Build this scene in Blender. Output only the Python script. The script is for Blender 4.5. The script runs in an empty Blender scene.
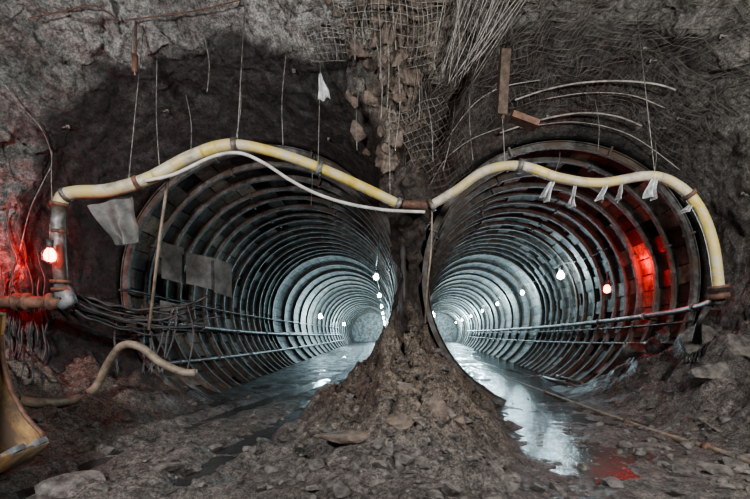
import bpy, math, random, bmesh
from math import pi, sin, cos, acos, atan2, sqrt, exp
from mathutils import Vector, noise, Matrix
from mathutils.bvhtree import BVHTree
random.seed(7)
F=400.0; HY=332.0; EYE=1.6
S=bpy.context.scene
def pix(x,y,d): return Vector(((x-375)/F*d, d, EYE+(HY-y)/F*d))
# ---------------------------------------------------------------- camera
cd=bpy.data.cameras.new("camera"); cam=bpy.data.objects.new("camera",cd); S.collection.objects.link(cam)
cam.location=(0,0,EYE); cam.rotation_euler=(pi/2,0,0); cd.sensor_width=36; cd.lens=36*F/750; cd.shift_y=(HY-249.5)/750; cd.clip_start=.05
S.camera=cam
# ---------------------------------------------------------------- materials
def newmat(name):
    m=bpy.data.materials.new(name); m.use_nodes=True; nt=m.node_tree; nt.nodes.clear()
    o=nt.nodes.new("ShaderNodeOutputMaterial"); b=nt.nodes.new("ShaderNodeBsdfPrincipled")
    nt.links.new(b.outputs[0],o.inputs[0]); return m,nt,b
def nnoise(nt,scale,detail=6,rough=.6,dist=0,vec=None):
    n=nt.nodes.new("ShaderNodeTexNoise"); n.inputs["Scale"].default_value=scale; n.inputs["Detail"].default_value=detail
    n.inputs["Roughness"].default_value=rough; n.inputs["Distortion"].default_value=dist
    if vec: nt.links.new(vec,n.inputs["Vector"])
    return n.outputs["Fac"]
def ramp(nt,src,stops):
    r=nt.nodes.new("ShaderNodeValToRGB"); nt.links.new(src,r.inputs[0]); e=r.color_ramp.elements
    while len(e)<len(stops): e.new(.5)
    for i,(p,c) in enumerate(stops):
        e[i].position=p; e[i].color=(c[0],c[1],c[2],1) if hasattr(c,'__len__') else (c,c,c,1)
    return r.outputs[0]
def mixc(nt,mode,fac,a,b):
    m=nt.nodes.new("ShaderNodeMix"); m.data_type='RGBA'; m.blend_type=mode
    for sck,v in ((m.inputs[0],fac),(m.inputs[6],a),(m.inputs[7],b)):
        if isinstance(v,(int,float)): sck.default_value=v
        elif isinstance(v,tuple): sck.default_value=(v[0],v[1],v[2],1)
        else: nt.links.new(v,sck)
    return m.outputs[2]
def bump(nt,b,src,strength,dist,prev=None):
    n=nt.nodes.new("ShaderNodeBump"); n.inputs["Strength"].default_value=strength; n.inputs["Distance"].default_value=dist
    nt.links.new(src,n.inputs["Height"])
    if prev: nt.links.new(prev,n.inputs["Normal"])
    nt.links.new(n.outputs[0],b.inputs["Normal"]); return n.outputs[0]
def geo(nt):
    g=nt.nodes.new("ShaderNodeNewGeometry"); return g.outputs["Position"]
def attr(nt,name):
    a=nt.nodes.new("ShaderNodeAttribute"); a.attribute_name=name; return a.outputs["Color"],a.outputs["Fac"]

def mat_shotcrete():
    m,nt,b=newmat("shotcrete_rock"); p=geo(nt)
    n1=nnoise(nt,.9,8,.7,.3,p)
    c=ramp(nt,n1,[(.32,(.26,.25,.235)),(.47,(.75,.74,.71)),(.58,(1,.99,.97)),(.72,(.58,.52,.45))])
    c=mixc(nt,'MULTIPLY',.95,c,ramp(nt,nnoise(nt,7,9,.8,0,p),[(.38,(.18,.175,.165)),(.5,(.8,.8,.8)),(.64,(1.4,1.4,1.4))]))
    c=mixc(nt,'MULTIPLY',.7,c,ramp(nt,nnoise(nt,30,5,.8,0,p),[(.40,(.2,.2,.2)),(.58,(1.3,1.3,1.3))]))
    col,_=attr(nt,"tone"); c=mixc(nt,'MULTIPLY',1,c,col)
    nt.links.new(c,b.inputs["Base Color"])
    nt.links.new(ramp(nt,nnoise(nt,1.6,5,.6,0,p),[(.35,.38),(.6,.85)]),b.inputs["Roughness"])
    x=bump(nt,b,nnoise(nt,4,10,.75,0,p),1,.18); x=bump(nt,b,nnoise(nt,20,6,.75,0,p),1,.05,x)
    return m
def mat_mud():
    m,nt,b=newmat("wet_mud"); p=geo(nt)
    c=ramp(nt,nnoise(nt,1.2,8,.7,.4,p),[(.3,(.38,.35,.32)),(.5,(.8,.76,.72)),(.7,(1.1,1.05,1.0))])
    c=mixc(nt,'MULTIPLY',.95,c,ramp(nt,nnoise(nt,9,9,.8,0,p),[(.38,(.18,.17,.16)),(.5,(.8,.8,.8)),(.64,(1.45,1.4,1.35))]))
    c=mixc(nt,'MULTIPLY',.7,c,ramp(nt,nnoise(nt,36,5,.8,0,p),[(.40,(.25,.25,.25)),(.58,(1.3,1.3,1.3))]))
    col,_=attr(nt,"tone"); c=mixc(nt,'MULTIPLY',1,c,col); nt.links.new(c,b.inputs["Base Color"])
    _,w=attr(nt,"wet")
    mr=nt.nodes.new("ShaderNodeMapRange"); mr.inputs["To Min"].default_value=.75; mr.inputs["To Max"].default_value=.15
    nt.links.new(w,mr.inputs["Value"])
    ad=nt.nodes.new("ShaderNodeMath"); ad.operation='ADD'; nt.links.new(mr.outputs[0],ad.inputs[0])
    nt.links.new(ramp(nt,nnoise(nt,2.2,6,.7,.3,p),[(.42,0.0),(.62,.4)]),ad.inputs[1]); nt.links.new(ad.outputs[0],b.inputs["Roughness"])
    x=bump(nt,b,nnoise(nt,5,10,.75,.2,p),1,.12); x=bump(nt,b,nnoise(nt,26,6,.75,0,p),.9,.04,x)
    return m
def simple(name,c1,c2,scale=8,rough=.6,metal=0,bmp=.3,bd=.01,stain=None,r0=.35,r1=.65):
    m,nt,b=newmat(name); p=geo(nt)
    c=ramp(nt,nnoise(nt,scale,8,.65,.2,p),[(r0,c1),(r1,c2)])
    if stain: c=mixc(nt,'MIX',ramp(nt,nnoise(nt,scale*.35,8,.7,.5,p),[(.45,0),(.58,1)]),c,stain)
    nt.links.new(c,b.inputs["Base Color"]); b.inputs["Roughness"].default_value=rough; b.inputs["Metallic"].default_value=metal
    bump(nt,b,nnoise(nt,scale*3,6,.7,0,p),bmp,bd); return m
def emis(name,c,s):
    m,nt,b=newmat(name); b.inputs["Base Color"].default_value=(*c,1); b.inputs["Emission Color"].default_value=(*c,1); b.inputs["Emission Strength"].default_value=s
    n=nnoise(nt,40); r=ramp(nt,n,[(.2,tuple(x*.85 for x in c)),(.8,c)]); nt.links.new(r,b.inputs["Base Color"]); return m
M_rock=mat_shotcrete(); M_mud=mat_mud()
M_steel=simple("dusty_steel",(.06,.063,.065),(.24,.25,.255),6,.5,.2,.4,.01,(.075,.055,.042))
M_rib=simple("grimy_rib_steel",(.028,.027,.025),(.14,.138,.132),5,.65,.0,.5,.015,(.075,.052,.036),.4,.62)
M_rust=simple("rusty_steel",(.05,.03,.022),(.17,.09,.06),9,.75,.2,.5)
M_dark=simple("black_rubber",(.015,.015,.016),(.06,.058,.055),7,.55)
M_hose=simple("cream_hose",(.19,.16,.12),(.45,.42,.34),5.5,.55,0,.3,.01,(.40,.32,.14))
M_hosey=simple("yellow_hose",(.33,.25,.06),(.52,.41,.12),6,.5,0,.3,.01,(.38,.34,.24))
M_white=simple("white_hose",(.25,.24,.22),(.50,.49,.46),5,.5)
M_tan=simple("muddy_tan_hose",(.09,.07,.052),(.24,.195,.145),6,.6,0,.4)
M_cloth=simple("dirty_cloth",(.2,.2,.2),(.6,.61,.62),9,.85)
M_tarp=simple("grey_tarp",(.05,.05,.047),(.13,.126,.118),5,.7)
M_wood=simple("old_timber",(.03,.022,.017),(.10,.07,.05),10,.8)
M_bucket=simple("worn_yellow_paint",(.2,.11,.045),(.40,.25,.11),4,.55,.1,.5,.01,(.12,.085,.06))
M_wire=simple("galvanised_wire",(.06,.055,.05),(.28,.265,.24),12,.6,.1)
M_net=simple("rusty_mesh_wire",(.05,.042,.036),(.19,.17,.15),5,.7,.1)
M_strand=simple("pale_rod",(.13,.12,.11),(.40,.375,.345),9,.6,.1)
M_rocks=simple("broken_rock",(.035,.032,.03),(.18,.162,.145),8,.7,0,1,.04)
M_redrock=simple("reddish_rock",(.05,.038,.031),(.20,.155,.125),8,.7,0,1,.04)
M_bulb=emis("lamp_glass_white",(.8,.93,1),90); M_red=emis("lamp_glass_red",(1,.05,.012),25)
m,nt,b=newmat("muddy_water"); p=geo(nt)
nt.links.new(ramp(nt,nnoise(nt,1.5,4,.5,0,p),[(.3,(.02,.022,.022)),(.7,(.05,.05,.048))]),b.inputs["Base Color"])
b.inputs["Roughness"].default_value=.07; b.inputs["IOR"].default_value=1.33; bump(nt,b,nnoise(nt,6,5,.65,0,p),.4,.035); M_water=m
m,nt,b=newmat("lining_panel"); p=geo(nt); col,_=attr(nt,"tone")
c=mixc(nt,'MULTIPLY',1,ramp(nt,nnoise(nt,3,8,.8,.2,p),[(.38,(.22,.2,.18)),(.5,(.8,.77,.73)),(.62,(1.2,1.2,1.2))]),col); nt.links.new(c,b.inputs["Base Color"]); b.inputs["Roughness"].default_value=.65
bump(nt,b,nnoise(nt,12,6,.7,0,p),.8,.04); M_panel=m

# ---------------------------------------------------------------- mesh helpers
def mkobj(name,v,f,mat,parent=None,smooth=True,attrs=None):
    me=bpy.data.meshes.new(name); me.from_pydata([tuple(x) for x in v],[],f); me.update()
    if smooth: me.polygons.foreach_set("use_smooth",[True]*len(me.polygons))
    if mat: me.materials.append(mat)
    for an,vals in (attrs or {}).items():
        a=me.attributes.new(an,'FLOAT_COLOR' if hasattr(vals[0],'__len__') else 'FLOAT','POINT')
        if hasattr(vals[0],'__len__'):
            a.data.foreach_set("color",[x for t in vals for x in (*t,1.0)])
        else: a.data.foreach_set("value",vals)
    o=bpy.data.objects.new(name,me); S.collection.objects.link(o)
    if parent: o.parent=parent
    return o
def empty(name,loc=(0,0,0)):
    e=bpy.data.objects.new(name,None); S.collection.objects.link(e); e.empty_display_size=.1; return e
def crom(pts,n=8):
    P=[pts[0]]+list(pts)+[pts[-1]]; out=[]
    for i in range(1,len(P)-2):
        a,b_,c,d=P[i-1],P[i],P[i+1],P[i+2]
        for k in range(n):
            t=k/n; out.append(.5*((2*b_)+(c-a)*t+(2*a-5*b_+4*c-d)*t*t+(-a+3*b_-3*c+d)*t**3))
    out.append(P[-2]); return out
def tube_geo(path,r,sides=8,V=None,Fc=None):
    V=[] if V is None else V; Fc=[] if Fc is None else Fc
    n=len(path); base=len(V); up=None
    for i,p in enumerate(path):
        t=(path[min(i+1,n-1)]-path[max(i-1,0)])
        if t.length<1e-9: t=Vector((0,0,1))
        t.normalize()
        if up is None:
            up=Vector((0,0,1)) if abs(t.z)<.9 else Vector((1,0,0))
        up=(up-t*up.dot(t)); 
        if up.length<1e-6: up=t.orthogonal()
        up.normalize(); s=t.cross(up)
        rr=r[i] if hasattr(r,'__len__') else r
        for k in range(sides):
            a=2*pi*(k+.5)/sides; V.append(p+up*(cos(a)*rr)+s*(sin(a)*rr))
    for i in range(n-1):
        for k in range(sides):
            a=base+i*sides+k; b_=base+i*sides+(k+1)%sides; Fc.append((a,b_,b_+sides,a+sides))
    Fc.append(tuple(base+k for k in range(sides))[::-1]); Fc.append(tuple(base+(n-1)*sides+k for k in range(sides)))
    return V,Fc
def tubes(name,paths,r,mat,sides=8,parent=None):
    V,Fc=[],[]
    for i,pth in enumerate(paths): tube_geo(pth,r[i] if (hasattr(r,'__len__') and len(r)==len(paths) and len(paths)>1) else r,sides,V,Fc)
    return mkobj(name,V,Fc,mat,parent)
def box_geo(V,Fc,c,sx,sy,sz,rot=None):
    b0=len(V); rot=rot or Matrix.Identity(3)
    for x in(-1,1):
        for y in(-1,1):
            for z in(-1,1): V.append(Vector(c)+rot@Vector((x*sx/2,y*sy/2,z*sz/2)))
    for f in((0,1,3,2),(4,6,7,5),(0,4,5,1),(2,3,7,6),(0,2,6,4),(1,5,7,3)): Fc.append(tuple(b0+i for i in f))
# ---------------------------------------------------------------- cavern section
LS=[(-4,-2.9,1.0,6.0),(3,-2.9,1.5,5.7),(6,-2.9,1.8,4.8),(7.25,-2.92,1.85,3.4),(7.6,-2.9,1.75,3.34),(9.4,-2.6,1.05,3.27),(70,-.75,.1,3.2)]
RS=[(-4,3.4,1.0,6.2),(3,3.4,1.6,5.9),(6,3.5,2.0,4.7),(7.25,3.75,2.1,3.62),(7.8,3.85,1.9,3.5),(9.4,4.35,1.2,3.25),(70,11.1,.1,3.2)]
def sstep(a,b_,x):
    t=max(0,min(1,(x-a)/(b_-a))); return t*t*(3-2*t)
def sec(T,d):
    d=max(T[0][0],min(T[-1][0],d))
    for a,b_ in zip(T,T[1:]):
        if d<=b_[0]:
            t=(d-a[0])/(b_[0]-a[0]); return tuple(a[k]+(b_[k]-a[k])*t for k in(1,2,3))
def deep(v,d):
    return v*(1+.4*(1-sstep(8.2,9.2,d))) if v<0 else v
def surf(side,d,u,inset=0):
    xl,zl,rl=sec(LS,d); xr,zr,rr=sec(RS,d)
    D=sqrt((xr-xl)**2+(zr-zl)**2); ph=atan2(zr-zl,xr-xl)
    if side=='L':
        c=(D*D+rl*rl-rr*rr)/(2*D*rl); a0=acos(max(-1,min(1,c))); a=ph+a0+(2*pi-2*a0)*u
        return Vector((xl+(rl-inset)*cos(a),d,EYE+zl+deep((rl-inset)*sin(a),d)))
    c=(D*D+rr*rr-rl*rl)/(2*D*rr); a0=acos(max(-1,min(1,c))); a=ph+pi-a0-(2*pi-2*a0)*u
    return Vector((xr+(rr-inset)*cos(a),d,EYE+zr+deep((rr-inset)*sin(a),d)))
def polar(side,d,ang,inset=0):
    x,z,r=sec(LS if side=='L' else RS,d)
    return Vector((x+(r-inset)*cos(ang),d,EYE+z+(r-inset)*sin(ang)))
def disp(p,amp=1):
    v=noise.noise_vector(p*.7)*.24+noise.noise_vector(p*2.1+Vector((5,1,2)))*.19+noise.noise_vector(p*5.5)*.10+noise.noise_vector(p*13)*.05
    return v*amp
BV=[];BF=[]
def wall(side,name):
    ds=[];d=-3.0
    while d<71: ds.append(d); d+= .09 if d<3 else (.032 if d<10 else (.25 if d<16 else 1.0))
    NU=360; V=[];tone=[];Fc=[]
    for d in ds:
        amp=1-.5*sstep(7.0,7.4,d)-.42*sstep(7.8,9.2,d)
        for i in range(NU+1):
            u=i/NU; p=surf(side,d,u,-.16*sstep(9.1,9.6,d)); 
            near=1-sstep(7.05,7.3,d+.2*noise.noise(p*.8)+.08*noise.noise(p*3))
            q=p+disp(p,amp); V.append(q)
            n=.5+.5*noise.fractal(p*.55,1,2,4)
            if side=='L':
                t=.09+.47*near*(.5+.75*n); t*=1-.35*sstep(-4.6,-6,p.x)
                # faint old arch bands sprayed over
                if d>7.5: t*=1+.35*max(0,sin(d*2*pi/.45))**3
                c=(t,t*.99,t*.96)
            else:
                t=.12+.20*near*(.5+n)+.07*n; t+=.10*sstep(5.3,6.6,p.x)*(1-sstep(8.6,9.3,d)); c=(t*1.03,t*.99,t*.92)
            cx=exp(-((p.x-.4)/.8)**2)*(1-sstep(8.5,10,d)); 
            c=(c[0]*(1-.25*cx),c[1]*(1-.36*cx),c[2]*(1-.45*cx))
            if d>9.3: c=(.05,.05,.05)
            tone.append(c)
    for j in range(len(ds)-1):
        for i in range(NU):
            a=j*(NU+1)+i; Fc.append((a,a+1,a+NU+2,a+NU+1))
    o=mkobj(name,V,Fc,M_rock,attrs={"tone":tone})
    k=len(BV); BV.extend(V); BF.extend(tuple(x+k for x in f) for f in Fc)
    return o
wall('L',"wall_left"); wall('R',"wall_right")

# ---------------------------------------------------------------- floor
def hfun(x,d):
    p=Vector((x,d,0))
    h=.12*noise.fractal(p*.6,1,2,3)+.09*noise.fractal(p*2.2,1,2,4)+.045*noise.noise(p*7)+.022*noise.noise(p*16)
    h*=1-.6*sstep(7.5,12,d)
    h-=.05*sstep(7,10,d)
    rf=sstep(1.0,1.7,x)*(1-sstep(4.6,5.6,x-.25*max(0,d-7)))*sstep(3,4.5,d)
    lf=sstep(-1.0,-1.7,x)*sstep(-4.8,-3.9,x)*sstep(6.3,7.6,d)
    fl=max(rf,lf); h=h*(1-.5*fl)-.060*fl
    ch=exp(-((x-(2.0+.28*(d-4)))/(.9+.03*d))**2)*sstep(2.5,3.6,d)
    cl=exp(-((x+1.9-.15*(d-5.6))/.75)**2-((d-5.9)/.9)**2)
    h=h-.05*ch-.14*cl
    yc=8.6; dx=(x-.66-.15*noise.noise(p*.9)); dd=d-yc
    wl=2.2 if dx<0 else 1.95
    L=4.9 if dd<0 else 1.9
    q=sqrt((dx/wl)**2+(dd/L)**2)+.18*noise.noise(p*1.3)
    m=max(0,1-q); hm=1.85*(m**1.3)*(1+.3*noise.fractal(p*2,1,2,4)) if m>0 else 0
    if hm>0: h+=hm+.15*noise.fractal(p*4,1,2,4)*min(1,hm*3)
    h+=.30*exp(-((x-.35)/1.2)**2-((d-4.2)/1.5)**2)
    bl=sstep(-3.7,-6.2,x)*(1-sstep(9.0,12,d)); h+=1.0*bl*(1+.5*noise.fractal(p*1.2,1,2,4))
    br=sstep(4.9,7.0,x)*(1-sstep(8.5,13,d)); h+=1.45*br*(1+.5*noise.fractal(p*1.4+Vector((3,3,3)),1,2,4))
    if x<0:
        w=x+2.2-.10*(d-6)+.5*sin(d*.3); tr=exp(-((abs(w)-.75)/.2)**2); h-=.10*tr*(1-sstep(12,16,d))
        h+=.035*exp(-((abs(w)-.75)/.2)**2)*sin(d*22)*(1-sstep(7,9,d))+.08*exp(-((abs(w)-1.1)/.12)**2)*(1-sstep(9,12,d))
    return h,hm,ch,cl,bl,br
WZ=-.098
ds=[];d=-3.
while d<70: ds.append(d); d+=.12 if d<3 else (.032 if d<9 else(.08 if d<14 else (.3 if d<25 else 1.)))
NX=500;V=[];Fc=[];tone=[];wet=[]
for d in ds:
    xl,zl,rl=sec(LS,d); xr,zr,rr=sec(RS,d); x0=xl-rl-.3; x1=xr+rr+.3
    for i in range(NX+1):
        x=x0+(x1-x0)*i/NX; h,hm,ch,cl,bl,br=hfun(x,d); V.append(Vector((x,d,h)))
        k=min(1,hm/.5+bl*.9)
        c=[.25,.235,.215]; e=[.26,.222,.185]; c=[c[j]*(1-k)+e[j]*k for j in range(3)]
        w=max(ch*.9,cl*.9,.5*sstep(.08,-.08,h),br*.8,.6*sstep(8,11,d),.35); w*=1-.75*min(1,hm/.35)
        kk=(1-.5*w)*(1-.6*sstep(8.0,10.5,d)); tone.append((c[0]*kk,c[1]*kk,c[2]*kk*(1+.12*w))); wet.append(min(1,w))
for j in range(len(ds)-1):
    for i in range(NX):
        a=j*(NX+1)+i; Fc.append((a,a+1,a+NX+2,a+NX+1))
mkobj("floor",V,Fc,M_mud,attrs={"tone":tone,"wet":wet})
k=len(BV); BV.extend(V); BF.extend(tuple(x+k for x in f) for f in Fc)
BVH=BVHTree.FromPolygons(BV,BF)
CP=Vector((0,0,EYE))
def at(x,y,off=0,dmax=60):
    r=(pix(x,y,1)-CP).normalized(); h=BVH.ray_cast(CP,r)
    if h[0] is None: return pix(x,y,9)
    return h[0]-r*off
def gz(x,d): return hfun(x,d)[0]
mkobj("puddle_water",[(-6,2,WZ),(9,2,WZ),(12,60,WZ),(-5,60,WZ)],[(0,1,2,3)],M_water,smooth=False)

# ---------------------------------------------------------------- tunnel lining and ribs
SP=.78
def nxt(d): return SP if d<21 else 2.3
def lining(side,name):
    V=[];Fc=[];tone=[]; d=9.35; NS=44
    while d<69:
        st=nxt(d)
        for s in range(NS):
            if random.random()<.08 and d<21: continue
            a0=2*pi*s/NS; a1=2*pi*(s+1)/NS; ins=random.choice((0,0,.02,.05)) if d<21 else 0
            t=random.choice((.03,.045,.06,.08,.10,.20)) if d<21 else random.choice((.12,.16,.2))
            wm=1-sstep(9,16,d); c=(t*(1+.12*wm),t*.985,t*(.97-.16*wm))
            b0=len(V)
            for dd in(d+.02,d+st-.02):
                for a in(a0+.004,(a0+a1)/2,a1-.004): V.append(polar(side,dd,a,ins)); tone.append(c)
            Fc+= [(b0,b0+1,b0+4,b0+3),(b0+1,b0+2,b0+5,b0+4)]
        d+=st
    return mkobj(name,V,Fc,M_panel,smooth=False,attrs={"tone":tone})
lining('L',"tunnel_lining"); lining('R',"tunnel_lining")
def ribs(side,name,d0):
    V=[];Fc=[]; d=d0; NS=96
    prof=[(-.02,-.06),(.0,-.06),(.0,-.012),(.12,-.012),(.12,-.05),(.14,-.05),(.14,.05),(.12,.05),(.12,.012),(0,.012),(0,.06),(-.02,.06)]
    n=len(prof)
    while d<69:
        tilt=random.uniform(-.04,.04)
        # arch from footing to footing: the legs stand on the invert
        x,z,r=sec(LS if side=='L' else RS,d); lo=-math.asin(min(.95,(EYE+z+.15)/r)); hi=pi-lo
        b0=len(V)
        for s in range(NS+1):
            a=lo+(hi-lo)*s/NS; wv=.03*sin(a*3+d*5)
            for (ins,w) in prof: V.append(polar(side,d,a,ins+tilt)+Vector((0,w*(1 if d<21 else 2)+wv,0)))
        for s in range(NS):
            for k in range(n):
                k2=(k+1)%n; Fc.append((b0+s*n+k,b0+(s+1)*n+k,b0+(s+1)*n+k2,b0+s*n+k2))
        if d<16:
            for a in (.35,1.2,1.95,2.8):
                c=polar(side,d,a+random.uniform(-.05,.05),.07); box_geo(V,Fc,c,.22,.16,.05,Matrix.Rotation(-a,3,'Y'))
        d+=nxt(d)
    return mkobj(name,V,Fc,M_rib,smooth=False)
ribs('L',"steel_arch_ribs",9.35); ribs('R',"steel_arch_ribs",9.35)
for side in 'LR':
    x,z,r=sec(LS if side=='L' else RS,69.5); V=[Vector((x,69.6,EYE+z))]+[polar(side,69.5,2*pi*i/48,-.1) for i in range(48)]
    mkobj("wall_bulkhead",V,[(0,1+i,1+(i+1)%48) for i in range(48)],M_steel,smooth=False)

# ---------------------------------------------------------------- lights
def lamp(name,loc,col,power,bulbmat,r=.07,loff=Vector((0,-.2,-.12))):
    e=empty(name); loc=Vector(loc)
    V,Fc=[],[]
    pts=[loc+Vector((0,0,-r*1.2)),loc+Vector((0,0,-r*.9)),loc+Vector((0,0,-r*.2)),loc+Vector((0,0,r*.6)),loc+Vector((0,0,r*1.2))]
    tube_geo(pts,[r*.3,r*.8,r,r*.8,r*.45],12,V,Fc); mkobj("bulb",V,Fc,bulbmat,e)
    tubes("socket",[[loc+Vector((0,0,r*1.2)),loc+Vector((0,0,r*2.8))]],r*.55,M_dark,10,e)
    cg=[]
    for k in range(6):
        a=k*pi/3; u=Vector((cos(a),sin(a),0)); cg.append([loc+u*r*.5+Vector((0,0,r*1.3)),loc+u*r*1.3+Vector((0,0,r*.3)),loc+u*r*1.2-Vector((0,0,r)),loc-Vector((0,0,r*1.7))])
    tubes("guard",cg,.005,M_wire,4,e)
    tubes("hook",[[loc+Vector((0,0,r*2.8)),loc+Vector((0,0,r*2.8+.25))]],.006,M_wire,5,e)
    l=bpy.data.lights.new("light",'POINT'); l.energy=power; l.color=col; l.shadow_soft_size=.08
    lo=bpy.data.objects.new("light",l); S.collection.objects.link(lo); lo.location=loc+loff; lo.parent=e
    return e
COOL=(.62,.90,1.0)
fest={'L':[],'R':[]}
for i,d in enumerate([14,20,27,34,42,52,62]):
    x,z,r=sec(LS,d); p=Vector((x+2.5,d,EYE+z+.95)); lamp("tunnel_lamp",p,COOL,(70,130,250,340,700,1300,1600)[i],M_bulb,.08,Vector((-.3,0,-.1))); fest['L'].append(p+Vector((0,0,.4)))
for i,d in enumerate([16,22,29,36,44,53,62]):
    x,z,r=sec(RS,d); p=Vector((x+2.35,d,EYE+z+1.2)); lamp("tunnel_lamp",p,COOL,(140,180,260,360,700,1300,1600)[i],M_bulb,.12 if i==0 else .09,Vector((-.3,0,-.1))); fest['R'].append(p+Vector((0,0,.45)))
for i,d in enumerate([31,48]):
    x,z,r=sec(RS,d); lamp("tunnel_lamp",Vector((x-2.3,d,EYE+z+.5)),COOL,360,M_bulb,.17,Vector((.3,0,-.1)))
    x,z,r=sec(LS,d); lamp("tunnel_lamp",Vector((x-2.3,d,EYE+z+.5)),COOL,360,M_bulb,.14,Vector((.3,0,-.1)))
for s in 'LR':
    pts=[]
    P=fest[s]; P=[P[0]+Vector((.05,-4.0,.1))]+P
    for a,b_ in zip(P,P[1:]):
        for k in range(8):
            t=k/8; q=a.lerp(b_,t); q.z-=.35*4*t*(1-t)*.5; pts.append(q)
    tubes("festoon_cable",[pts],.015,M_dark,5)
pl_=pix(50,255,6.3); lamp("red_warning_lamp",pl_,(1,.012,.004),52,M_red,.085,at(24,256,.55)-pl_)
pr_=pix(607,289,11.2); lamp("red_warning_lamp",pr_,(1,.02,.01),62,M_red,.09,at(638,266,.95)-pr_)
def area(name,loc,tgt,size,power,col):
    l=bpy.data.lights.new(name,'AREA'); l.energy=power; l.size=size; l.color=col
    o=bpy.data.objects.new(name,l); S.collection.objects.link(o); o.location=loc
    o.rotation_euler=(Vector(tgt)-Vector(loc)).to_track_quat('-Z','Y').to_euler(); return o
area("fill_light",(-4.4,.2,4.2),(-2.0,8,2.2),.6,400,(.98,.99,1))  # unseen area light added as fill for the foreground, left side
area("fill_light",(4.6,.4,4.4),(2.6,8,2.0),.6,450,(1,.99,.97))  # matching unseen fill added on the right, no fixture modelled
W=bpy.data.worlds.new("world"); S.world=W; W.use_nodes=True
W.node_tree.nodes["Background"].inputs[0].default_value=(.5,.55,.6,1); W.node_tree.nodes["Background"].inputs[1].default_value=.08

# ---------------------------------------------------------------- centre pillar (rock + steel post)
V=[];Fc=[];N=48;H=70
for j in range(H+1):
    z=.3+j/H*4.3
    w=.27+.30*sstep(1.9,.8,z)+.22*sstep(2.9,4.4,z)
    for i in range(N):
        a=2*pi*i/N; p=Vector((.72-.15*sstep(2.9,4.4,z)+w*cos(a),8.75-1.0*sstep(2.7,4.4,z)+.8*w*sin(a),z)); V.append(p+disp(p,.5)+.1*noise.noise_vector(p*6))
for j in range(H):
    for i in range(N):
        a=j*N+i; b_=j*N+(i+1)%N; Fc.append((a,b_,b_+N,a+N))
mkobj("rock_pillar",V,Fc,M_rock,attrs={"tone":[(.12,.10,.088)]*len(V)})
tubes("steel_post",[[Vector((.60,8.25,1.3)),Vector((.56,8.1,3.4))]],.06,M_dark,6)
# ---------------------------------------------------------------- hose
E=empty("ventilation_hose")
hp=[(60,205,6.6),(64,196,6.6),(78,192,6.6),(110,190,6.6),(150,178,6.6),(190,157,6.6),(230,145,6.6),(270,151,6.7),(320,168,6.8),(365,188,6.9),(400,205,7.0)]
hr=[(430,206,7.0),(455,191,6.9),(485,171,6.8),(520,166,6.7),(560,178,6.7),(600,183,6.7),(650,176,6.7),(680,187,6.7),(700,210,6.7),(713,245,6.75),(719,290,6.8)]
def P(l): return [pix(*q) for q in l]
pl=crom(P(hp),10); pr=crom(P(hr),10)
tubes("hose_span_a",[pl[:38]],.105,M_hose,16,E); tubes("hose_span_b",[pl[37:62]],.10,M_hose,16,E); tubes("hose_span_c",[pl[61:]],.085,M_hosey,16,E)
tubes("hose_span_d",[pr[:75]],.08,M_hose,16,E); tubes("hose_span_e",[pr[74:]],.085,M_hosey,16,E)
tubes("link_pipe",[[pix(398,204,7),pix(432,206,7)]],.075,M_rust,12,E)
tubes("riser_pipe",[[pix(62,298,6.6),pix(59,250,6.6),pix(58,222,6.6),pix(60,203,6.6)]],.1,M_steel,16,E)
def ring(p,q,r,w,mat,par):
    t=(q-p).normalized(); tubes("coupling",[[p-t*w/2,p+t*w/2]],r,mat,18,par)
for a,b_,r in ((pix(60,205,6.6),pix(59,215,6.6),.14),(pix(59,232,6.6),pix(59,240,6.6),.13),(pix(61,282,6.6),pix(61,290,6.6),.15),(pix(62,290,6.6),pix(62,300,6.6),.15)): ring(a,b_,r,.05,M_rust,E)
for idx,pth in ((12,pl),(37,pl),(61,pl),(80,pl),(99,pl),(1,pr),(30,pr),(74,pr),(99,pr)):
    ring(pth[idx],pth[min(idx+1,len(pth)-1)],.118,.07,M_steel if idx not in(37,74) else M_rust,E)
for (i0,i1) in ((41,47),(53,58)): tubes("yellow_band",[pl[i0:i1]],.102,M_hosey,16,E)
for (i0,i1) in ((33,38),(60,64)): tubes("yellow_band",[pr[i0:i1]],.082,M_hosey,16,E)
ring(pix(719,287,6.8),pix(720,295,6.8),.15,.05,M_rust,E); ring(pix(719,296,6.8),pix(720,302,6.8),.15,.09,M_rust,E)
st=[]
for (x,y,d) in [(128,186,6.6),(237,146,6.6),(318,167,6.8),(390,200,7),(505,166,6.7),(655,176,6.7)]:
    p=pix(x,y,d); h=BVH.ray_cast(p,Vector((0,0.15,1)).normalized()); top=h[0] if h[0] else p+Vector((0,0,1.5)); st.append([p,top])
tubes("hanger_wires",st,.008,M_wire,5,E)
tubes("white_water_hose",[crom(P([(145,181,6.5),(175,174,6.5),(212,157,6.45),(238,153,6.45),(262,162,6.5),(290,180,6.6),(315,193,6.7),(345,203,6.8),(385,210,6.85),(425,212,6.85)]),8)],.028,M_white,10)
E=empty("inlet_pipe")
tubes("pipe",[[pix(-40,301,6.55),pix(62,303,6.6)]],.10,M_rust,16,E)
for x in (18,28,52): ring(pix(x,302,6.58),pix(x+5,302,6.58),.15,.05,M_rust,E)
tubes("elbow",[[pix(62,306,6.6),pix(70,300,6.6),pix(64,288,6.6)]],.11,M_steel,14,E)

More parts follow.
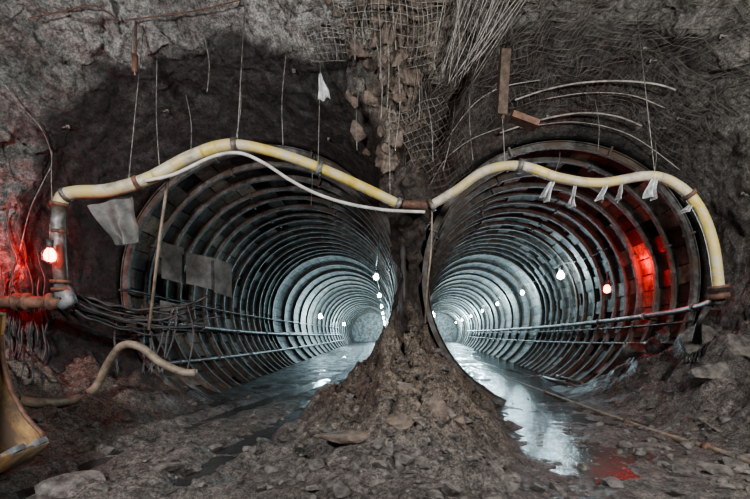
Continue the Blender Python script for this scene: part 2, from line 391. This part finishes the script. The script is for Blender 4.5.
# ---------------------------------------------------------------- long wall pipes
def wallpipe(side,name,d0,d1,offx,z0,z1,r,mat,extra=None,flange=True):
    E=empty(name); pts=list(extra or [])
    n=40
    for i in range(n+1):
        d=d0*(d1/d0)**(i/n); x,z,R=sec(LS if side=='L' else RS,d); pts.append(Vector((x+offx,d,EYE+z0+(z1-z0)*(1/d0-1/d)/(1/d0-1/d1))))
    tubes("pipe",[pts],r,mat,12,E)
    if flange:
        for i in range(3,len(pts)-1,5): ring(pts[i],pts[i+1],r*1.45,.05,M_steel,E)
    b=[]
    for i in range(2,len(pts),6): 
        s=-1 if offx<0 else 1; b.append([pts[i]+Vector((0,0,-r)),pts[i]+Vector((s*.35,0,-r-.02))])
    tubes("brackets",b,.02,M_rust,5,E)
wallpipe('R',"compressed_air_pipe",8.2,50,2.75,.55,.1,.07,M_steel,[pix(720,300,6.8),pix(712,302,7.2)])
wallpipe('R',"drain_pipe",9.4,50,2.75,-.25,-.6,.045,M_dark)
wallpipe('L',"compressed_air_pipe",9.2,50,-2.85,.35,-.3,.07,M_steel,[pix(128,314,8.3)])
wallpipe('L',"drain_pipe",9.2,50,-2.55,-.75,-1.0,.06,M_steel)
wallpipe('L',"power_cable",9.2,50,-2.95,.95,.5,.03,M_dark,[pix(120,290,8.0)],False)
wallpipe('L',"power_cable",9.2,50,-2.93,.1,-.1,.03,M_dark,None,False)
wallpipe('R',"power_cable",9.0,50,2.95,.25,-.1,.03,M_dark,None,False)
hb=[(20,400,.1),(40,403,.1),(72,400,.1),(95,388,.15),(108,364,.4),(122,346,.5),(140,347,.45),(160,362,.2),(182,372,.1),(196,373,.1)]
tubes("suction_hose",[crom([pix(x,y,min(max(at(x,y,o).y,5.0),7.0)) if x<110 else pix(x,y,6.9) for x,y,o in hb],8)],.07,M_tan,14)
V,Fc=[],[]
for i in range(20):
    y0=285+random.uniform(0,28); y1=y0+random.uniform(5,25); sag=random.uniform(4,32); x0=random.uniform(55,80); x1=random.uniform(150,235)
    dd0=random.uniform(6.7,7.0); dd1=random.uniform(7.9,8.8)
    pts=[]
    for k in range(12):
        t=k/11; pts.append(pix(x0+(x1-x0)*t,y0+(y1-y0)*t+sag*4*t*(1-t)*.6+random.uniform(-1.5,1.5),dd0+(dd1-dd0)*t))
    tube_geo(crom(pts,4),random.choice((.014,.02,.028)),6,V,Fc)
for i in range(14):
    x0=random.uniform(0,42); y0=random.uniform(195,300)
    pts=[at(x0+random.uniform(-4,4)+k*1.0,y0+k*14,.14) for k in range(7)]
    tube_geo(crom(pts,4),random.choice((.010,.015)),6,V,Fc)
for i in range(8):
    x0=random.uniform(110,190); pts=[pix(x0,305,7.9),pix(x0+random.uniform(-8,8),335,7.7),pix(x0+random.uniform(-20,20),375,7.5)]
    tube_geo(crom(pts,6),.018,6,V,Fc)
mkobj("electric_cable_tangle",V,Fc,M_dark)
V,Fc=[],[]
for k in range(4):
    tube_geo(crom([pix(706+k*2,306,7.0),pix(698+k,322,6.9),at(692+k*3,345,.25),at(686+k*4,362,.1)],6),.022,7,V,Fc)
mkobj("black_cable_drop",V,Fc,M_dark)
tubes("leaning_pole",[[pix(170,165,6.9),pix(160,235,6.9),pix(149,330,6.9)]],.026,M_tan,8)
tubes("hanging_rope",[crom(P([(432,210,7.0),(431,250,7.1),(427,290,7.2),(425,325,7.6)]),6)],.018,M_tan,7)
def sheet(name,corners,mat,parent=None,rag=.05,n=16):
    tl,tr,br,bl=corners; V=[];Fc=[]
    for j in range(n+1):
        for i in range(n+1):
            u=i/n;v=j/n; p=(tl.lerp(tr,u)).lerp(bl.lerp(br,u),v)
            p=p+Vector((0,1,0))*rag*sin(u*9+p.x*3)*(.4+v)+noise.noise_vector(p*5)*rag*v*1.2; V.append(p)
    for j in range(n):
        for i in range(n):
            a=j*(n+1)+i; Fc.append((a,a+1,a+n+2,a+n+1))
    return mkobj(name,V,Fc,mat,parent)
sheet("grey_tarp",[pix(88,206,6.75),pix(132,194,6.75),pix(138,240,6.9),pix(118,246,6.9)],M_tarp,rag=.08)
for (x0,y0,x1,y1,d) in ((162,242,184,278,8.6),(186,252,214,284,8.9),(214,258,232,292,9.2),(160,300,186,318,8.7)):
    sheet("lagging_board",[pix(x0,y0,d),pix(x1,y0+6,d+.5),pix(x1,y1+6,d+.5),pix(x0,y1,d)],M_tarp,rag=.015,n=4)
sheet("white_rag",[pix(319,74,6.3),pix(321,73,6.3),pix(331,97,6.25),pix(318,100,6.3)],M_cloth,rag=.03)
for (x,y,w,h) in ((552,182,8,20),(575,186,5,24),(606,186,9,18),(622,184,5,20),(655,178,7,22),(690,205,6,10)):
    sheet("torn_rag",[pix(x-w/3,y,6.62),pix(x+w/3,y,6.62),pix(x-w*.4,y+h,6.55),pix(x-w*1.3,y+h*.75,6.6)],M_cloth,rag=.06)

# ---------------------------------------------------------------- hanging wires, bolts, rods on roof
V,Fc=[],[]
for (x,y0,y1,dx) in ((157,60,175,3),(205,38,92,2),(240,80,138,-4),(286,55,145,-3),(311,150,205,0),(390,105,172,0),(52,150,215,1),(135,20,75,0),(333,30,60,4),(360,80,150,-3),(186,95,150,5),(470,90,160,3),(455,100,170,-12),(560,145,175,-6),(595,100,150,3),(655,140,170,0),(415,60,120,4),(440,20,70,-5),(352,0,60,3),(368,0,45,-4),(378,0,80,2),(384,10,110,3),(402,0,50,-6),(376,40,120,5),(398,60,150,-3),(425,90,160,8)):
    a=at(x,y0,.1); d=a.y; b_=pix(x+dx,y1,d-.1); c=a.lerp(b_,.5)+Vector((random.uniform(-.06,.06),0,0)); tube_geo(crom([a,c,b_],5),.009,5,V,Fc)
for k in range(34):
    x=random.uniform(60,740); y=random.uniform(5,200) if random.random()<.7 else random.uniform(5,60)
    a=at(x,y,-.03); 
    if a.y>9: continue
    b_=a+Vector((random.uniform(-.05,.05),-.2,-.12)); tube_geo([a,b_],.012,6,V,Fc); tube_geo([a.lerp(b_,.35),a.lerp(b_,.42)],.045,4,V,Fc)
mkobj("hanging_wires_and_rock_bolts",V,Fc,M_wire)
tubes("loose_cable",[crom([at(x,y,.15) for x,y in((5,85),(20,105),(42,130),(52,160),(44,180),(30,210),(20,250))],6)],.010,M_wire,5)
tubes("loose_cable",[crom([at(x,y,.2) for x,y in((125,20),(160,16),(200,10),(240,0))],6)],.012,M_rust,5)
tubes("loose_cable",[crom([at(x,y,.2) for x,y in((30,18),(60,12),(95,6),(120,22))],6)],.010,M_rust,5)
E=empty("rusty_turnbuckle"); a=at(136,22,.2); tubes("rod",[[a,pix(135,75,a.y)]],.018,M_rust,6,E); tubes("body",[[pix(135,55,a.y),pix(135,72,a.y)]],.05,M_rust,8,E)
V,Fc=[],[]
for k in range(22):
    x0=445+random.uniform(0,85); x1=428+random.uniform(0,26)+ (x0-445)*.35
    a=at(x0,-6,.25); b_=at(x1,58+random.uniform(0,30),.35); c=a.lerp(b_,.5)+Vector((random.uniform(-.05,.05),0,-.05)); tube_geo(crom([a,c,b_],5),.007,5,V,Fc)
mkobj("strand_bundle",V,Fc,M_strand)
V,Fc=[],[]
for arc in ([(515,100),(545,90),(580,83),(620,81),(655,84),(676,90)],[(500,133),(540,120),(580,113),(615,116),(642,126)],[(505,170),(530,160),(560,155),(598,160)],[(585,205),(625,200),(660,215),(690,245)]):
    tube_geo(crom([at(x,y,.22) for x,y in arc],6),.019,7,V,Fc)
for arc in ([(440,150),(470,108),(500,88),(540,80)],[(430,185),(445,160),(470,140),(500,128)],[(520,128),(575,122),(630,135),(680,170)],[(540,100),(585,93),(630,95),(665,108)]):
    tube_geo(crom([at(x,y,.12) for x,y in arc],6),.010,7,V,Fc)
mkobj("spiling_bars",V,Fc,M_strand)
def meshpatch(name,side,d0,d1,u0,u1,sd,nu,ins,r=.004):
    V,Fc=[],[]
    d=d0
    while d<=d1:
        pts=[surf(side,d,u0+(u1-u0)*k/40) for k in range(41)]; x,z,R=sec(LS if side=='L' else RS,d); c=Vector((x,d,EYE+z))
        pts=[p+disp(p,.8)+(c-p).normalized()*ins for p in pts]; tube_geo(pts,r,4,V,Fc); d+=sd
    for k in range(nu+1):
        u=u0+(u1-u0)*k/nu; pts=[]; d=d0
        while d<=d1+.001:
            p=surf(side,d,u); x,z,R=sec(LS if side=='L' else RS,d); c=Vector((x,d,EYE+z)); pts.append(p+disp(p,.8)+(c-p).normalized()*ins); d+=.1
        tube_geo(pts,r,4,V,Fc)
    return mkobj(name,V,Fc,M_net)
meshpatch("welded_wire_mesh",'R',6.3,8.6,.02,.40,.12,80,.10,.005)
def net(name,tl,tr,br,bl,nu,nv,sag=.15,r=.006):
    V,Fc=[],[]
    def q(u,v):
        p=(tl.lerp(tr,u)).lerp(bl.lerp(br,u),v); return p+Vector((0,-sag*sin(pi*v),-sag*.6*sin(pi*u)*v))+noise.noise_vector(p*1.8)*.12
    for i in range(nu+1): tube_geo([q(i/nu,k/12) for k in range(13)],r,4,V,Fc)
    for j in range(nv+1): tube_geo([q(k/12,j/nv) for k in range(13)],r,4,V,Fc)
    mkobj(name,V,Fc,M_wire)
net("torn_wire_net",at(290,28,.3),at(342,22,.3),at(346,62,.4),at(300,52,.35),10,7)
net("torn_wire_net",at(388,118,.3),at(440,96,.3),at(476,170,.4),at(430,205,.5),9,14,.15,.006)
net("torn_wire_net",at(332,-5,.3),at(450,-5,.3),at(440,60,.4),at(345,50,.4),18,9,.25,.006)
E=empty("rusty_i_beam"); V,Fc=[],[]; a=pix(503,84,6.5); Rz=Matrix.Rotation(.06,3,'Y')
box_geo(V,Fc,a,.03,.14,1.05,Rz); box_geo(V,Fc,a+Vector((0,-.07,0)),.15,.02,1.05,Rz); box_geo(V,Fc,a+Vector((0,.07,0)),.15,.02,1.05,Rz)
mkobj("section",V,Fc,M_wood,E,smooth=False); V,Fc=[],[]
box_geo(V,Fc,pix(524,121,6.5),.45,.2,.1,Matrix.Rotation(.35,3,'Y')); mkobj("foot_plate",V,Fc,M_rust,E,smooth=False)

# ---------------------------------------------------------------- rocks
def rock(V,Fc,c,r,sq=(1,1,.7),seed=0):
    rng=random.Random(seed*7+1)
    bm=bmesh.new(); bmesh.ops.create_icosphere(bm,subdivisions=2 if r<.12 else 3,radius=1); b0=len(V); s=Vector((seed*3.1,seed*1.7,seed*.9))
    pls=[]
    for _ in range(11):
        n=Vector((rng.gauss(0,1),rng.gauss(0,1),rng.gauss(0,1))).normalized(); pls.append((n,rng.uniform(.45,.85)))
    for v in bm.verts:
        p=v.co.copy()*1.15
        for n,o in pls:
            k=p.dot(n)-o
            if k>0: p-=n*k
        p*=1+.12*noise.noise(p*2.5+s)
        V.append(Vector(c)+Vector((p.x*r*sq[0],p.y*r*sq[1],p.z*r*sq[2])))
    for f in bm.faces: Fc.append(tuple(b0+v.index for v in f.verts))
    bm.free()
V,Fc=[],[]
for i in range(1500):
    d=3.2+random.random()**1.3*7; x=random.uniform(-1,1)*d*.98
    if random.random()<.42: x=.6+random.gauss(0,1.0); d=random.uniform(3.6,8.2)
    elif random.random()<.3: x=random.uniform(3,5.5); d=random.uniform(4,7)
    if abs(x)>6.3: continue
    h=gz(x,d)
    if 1.4<x<3.6 and random.random()<.65: continue
    r=random.choice((.02,.025,.03,.04,.05,.07,.10))*random.uniform(.7,1.2); rock(V,Fc,(x,d,h+r*.1),r,(1,random.uniform(.7,1.2),random.uniform(.5,.8)),i)
mkobj("rock_debris",V,Fc,M_rocks,smooth=False)
for (x,y,rp,m,sq) in ((72,488,26,M_rocks,(1.3,1,.5)),(724,474,17,M_rocks,(1.2,1,.6)),(690,472,14,M_rocks,(1.4,1,.5)),(746,470,14,M_rocks,(1.1,1,.7)),(436,412,20,M_redrock,(1,.8,.9)),(410,392,12,M_redrock,(1.2,.8,.6)),(385,392,11,M_redrock,(1,.8,.7)),(352,436,22,M_redrock,(1.6,1,.35)),(460,425,12,M_redrock,(1,1,.7)),(395,425,14,M_redrock,(1.3,1,.6)),(655,450,12,M_rocks,(1.6,1,.4)),(250,452,10,M_rocks,(1,1,.6)),(160,470,12,M_rocks,(1.5,1,.4)),(670,342,15,M_rocks,(1,1,.8)),(640,352,13,M_rocks,(1,1,.8)),(738,350,24,M_rocks,(1,1,1)),(705,345,20,M_rocks,(1,.9,1.2)),(722,375,18,M_rocks,(1.2,1,.9)),(600,372,10,M_rocks,(1,1,.8))):
    p=at(x,y,0); V,Fc=[],[]; r=rp/F*p.y; rock(V,Fc,p+Vector((0,.1,0)),r,sq,x); mkobj("boulder",V,Fc,m,smooth=False)
V,Fc=[],[]
for i in range(90):
    x=random.gauss(392,26); y=random.uniform(-5,175); a=at(x,y,-.02); 
    if a.y<9: rock(V,Fc,a,random.uniform(.05,.2),(1,.6,1.2),i)
mkobj("loose_roof_rock",V,Fc,M_redrock,smooth=False)

# ---------------------------------------------------------------- floor pipes right
E=empty("discharge_pipe")
pp=crom([at(x,y,.10) for x,y in((765,470),(720,452),(680,440),(640,427),(600,413),(560,398),(520,383),(490,371))],6)
tubes("pipe",[pp],.045,M_tan,12,E)
for i in (8,20,32): ring(pp[i],pp[i+1],.07,.08,M_rust,E)
V,Fc=[],[]
for (x0,y0,x1,y1) in ((545,372,583,384),(552,370,585,379),(540,376,575,386),(560,374,590,381),(520,378,560,374),(455,362,520,380),(470,360,540,378)):
    tube_geo([at(x0,y0,.12),at(x1,y1,.14)],.05 if x0>530 else .03,8,V,Fc)
mkobj("scrap_pipe_pile",V,Fc,M_steel)
# ---------------------------------------------------------------- loader bucket
E=empty("excavator_bucket")
def bk(x,y): return ((x-375)/F*4.5, EYE+(HY-y)/F*4.5)
outer=[(6,316),(-30,312),(-90,325),(-130,370),(-125,425),(-85,458),(-40,468),(0,467),(30,458),(47,440)]
front=[(44,432),(28,415),(14,390),(6,360),(4,335)]
o2=[bk(*q) for q in outer]; f2=[bk(*q) for q in front]
V,Fc=[],[]
def strip(pts,d0,d1,th):
    b0=len(V)
    for i,(x,z) in enumerate(pts):
        a=Vector(pts[max(i-1,0)]); c=Vector(pts[min(i+1,len(pts)-1)]); t=(c-a).normalized(); n=Vector((-t.y,t.x))
        for s in(0,1):
            for d in(d0,d1): V.append(Vector((x+n.x*th*s,d,z+n.y*th*s)))
    for i in range(len(pts)-1):
        k=b0+i*4; Fc.extend([(k,k+1,k+5,k+4),(k+2,k+6,k+7,k+3),(k,k+4,k+6,k+2),(k+1,k+3,k+7,k+5)])
    k=b0; Fc.append((k,k+2,k+3,k+1)); k=b0+(len(pts)-1)*4; Fc.append((k,k+1,k+3,k+2))
strip(o2,3.2,4.5,-.04)
mkobj("curved_shell",V,Fc,M_bucket,E)
V,Fc=[],[]
loop=o2+f2
for d in(3.2,4.46):
    b0=len(V); n=len(loop)
    for dd in(d,d+.04):
        for x,z in loop: V.append(Vector((x,dd,z)))
    Fc.append(tuple(range(b0,b0+n))); Fc.append(tuple(range(b0+n,b0+2*n))[::-1])
    for i in range(n): Fc.append((b0+i,b0+(i+1)%n,b0+n+(i+1)%n,b0+n+i))
mkobj("side_plates",V,Fc,M_bucket,E,smooth=False)
V,Fc=[],[]
for k in range(5):
    d=3.25+k*.28; x,z=bk(47,441); box_geo(V,Fc,(x-.02,d,z+.0),.2,.11,.06,Matrix.Rotation(-.5,3,'Y'))
mkobj("teeth",V,Fc,M_steel,E,smooth=False)
tubes("edge_bar",[[Vector((x,4.46,z)) for x,z in ([bk(47,440)]+f2)]],.025,M_rust,8,E)

S.view_settings.view_transform='AgX'
try: S.view_settings.look='AgX - Medium High Contrast'
except Exception: pass
S.view_settings.exposure=.72
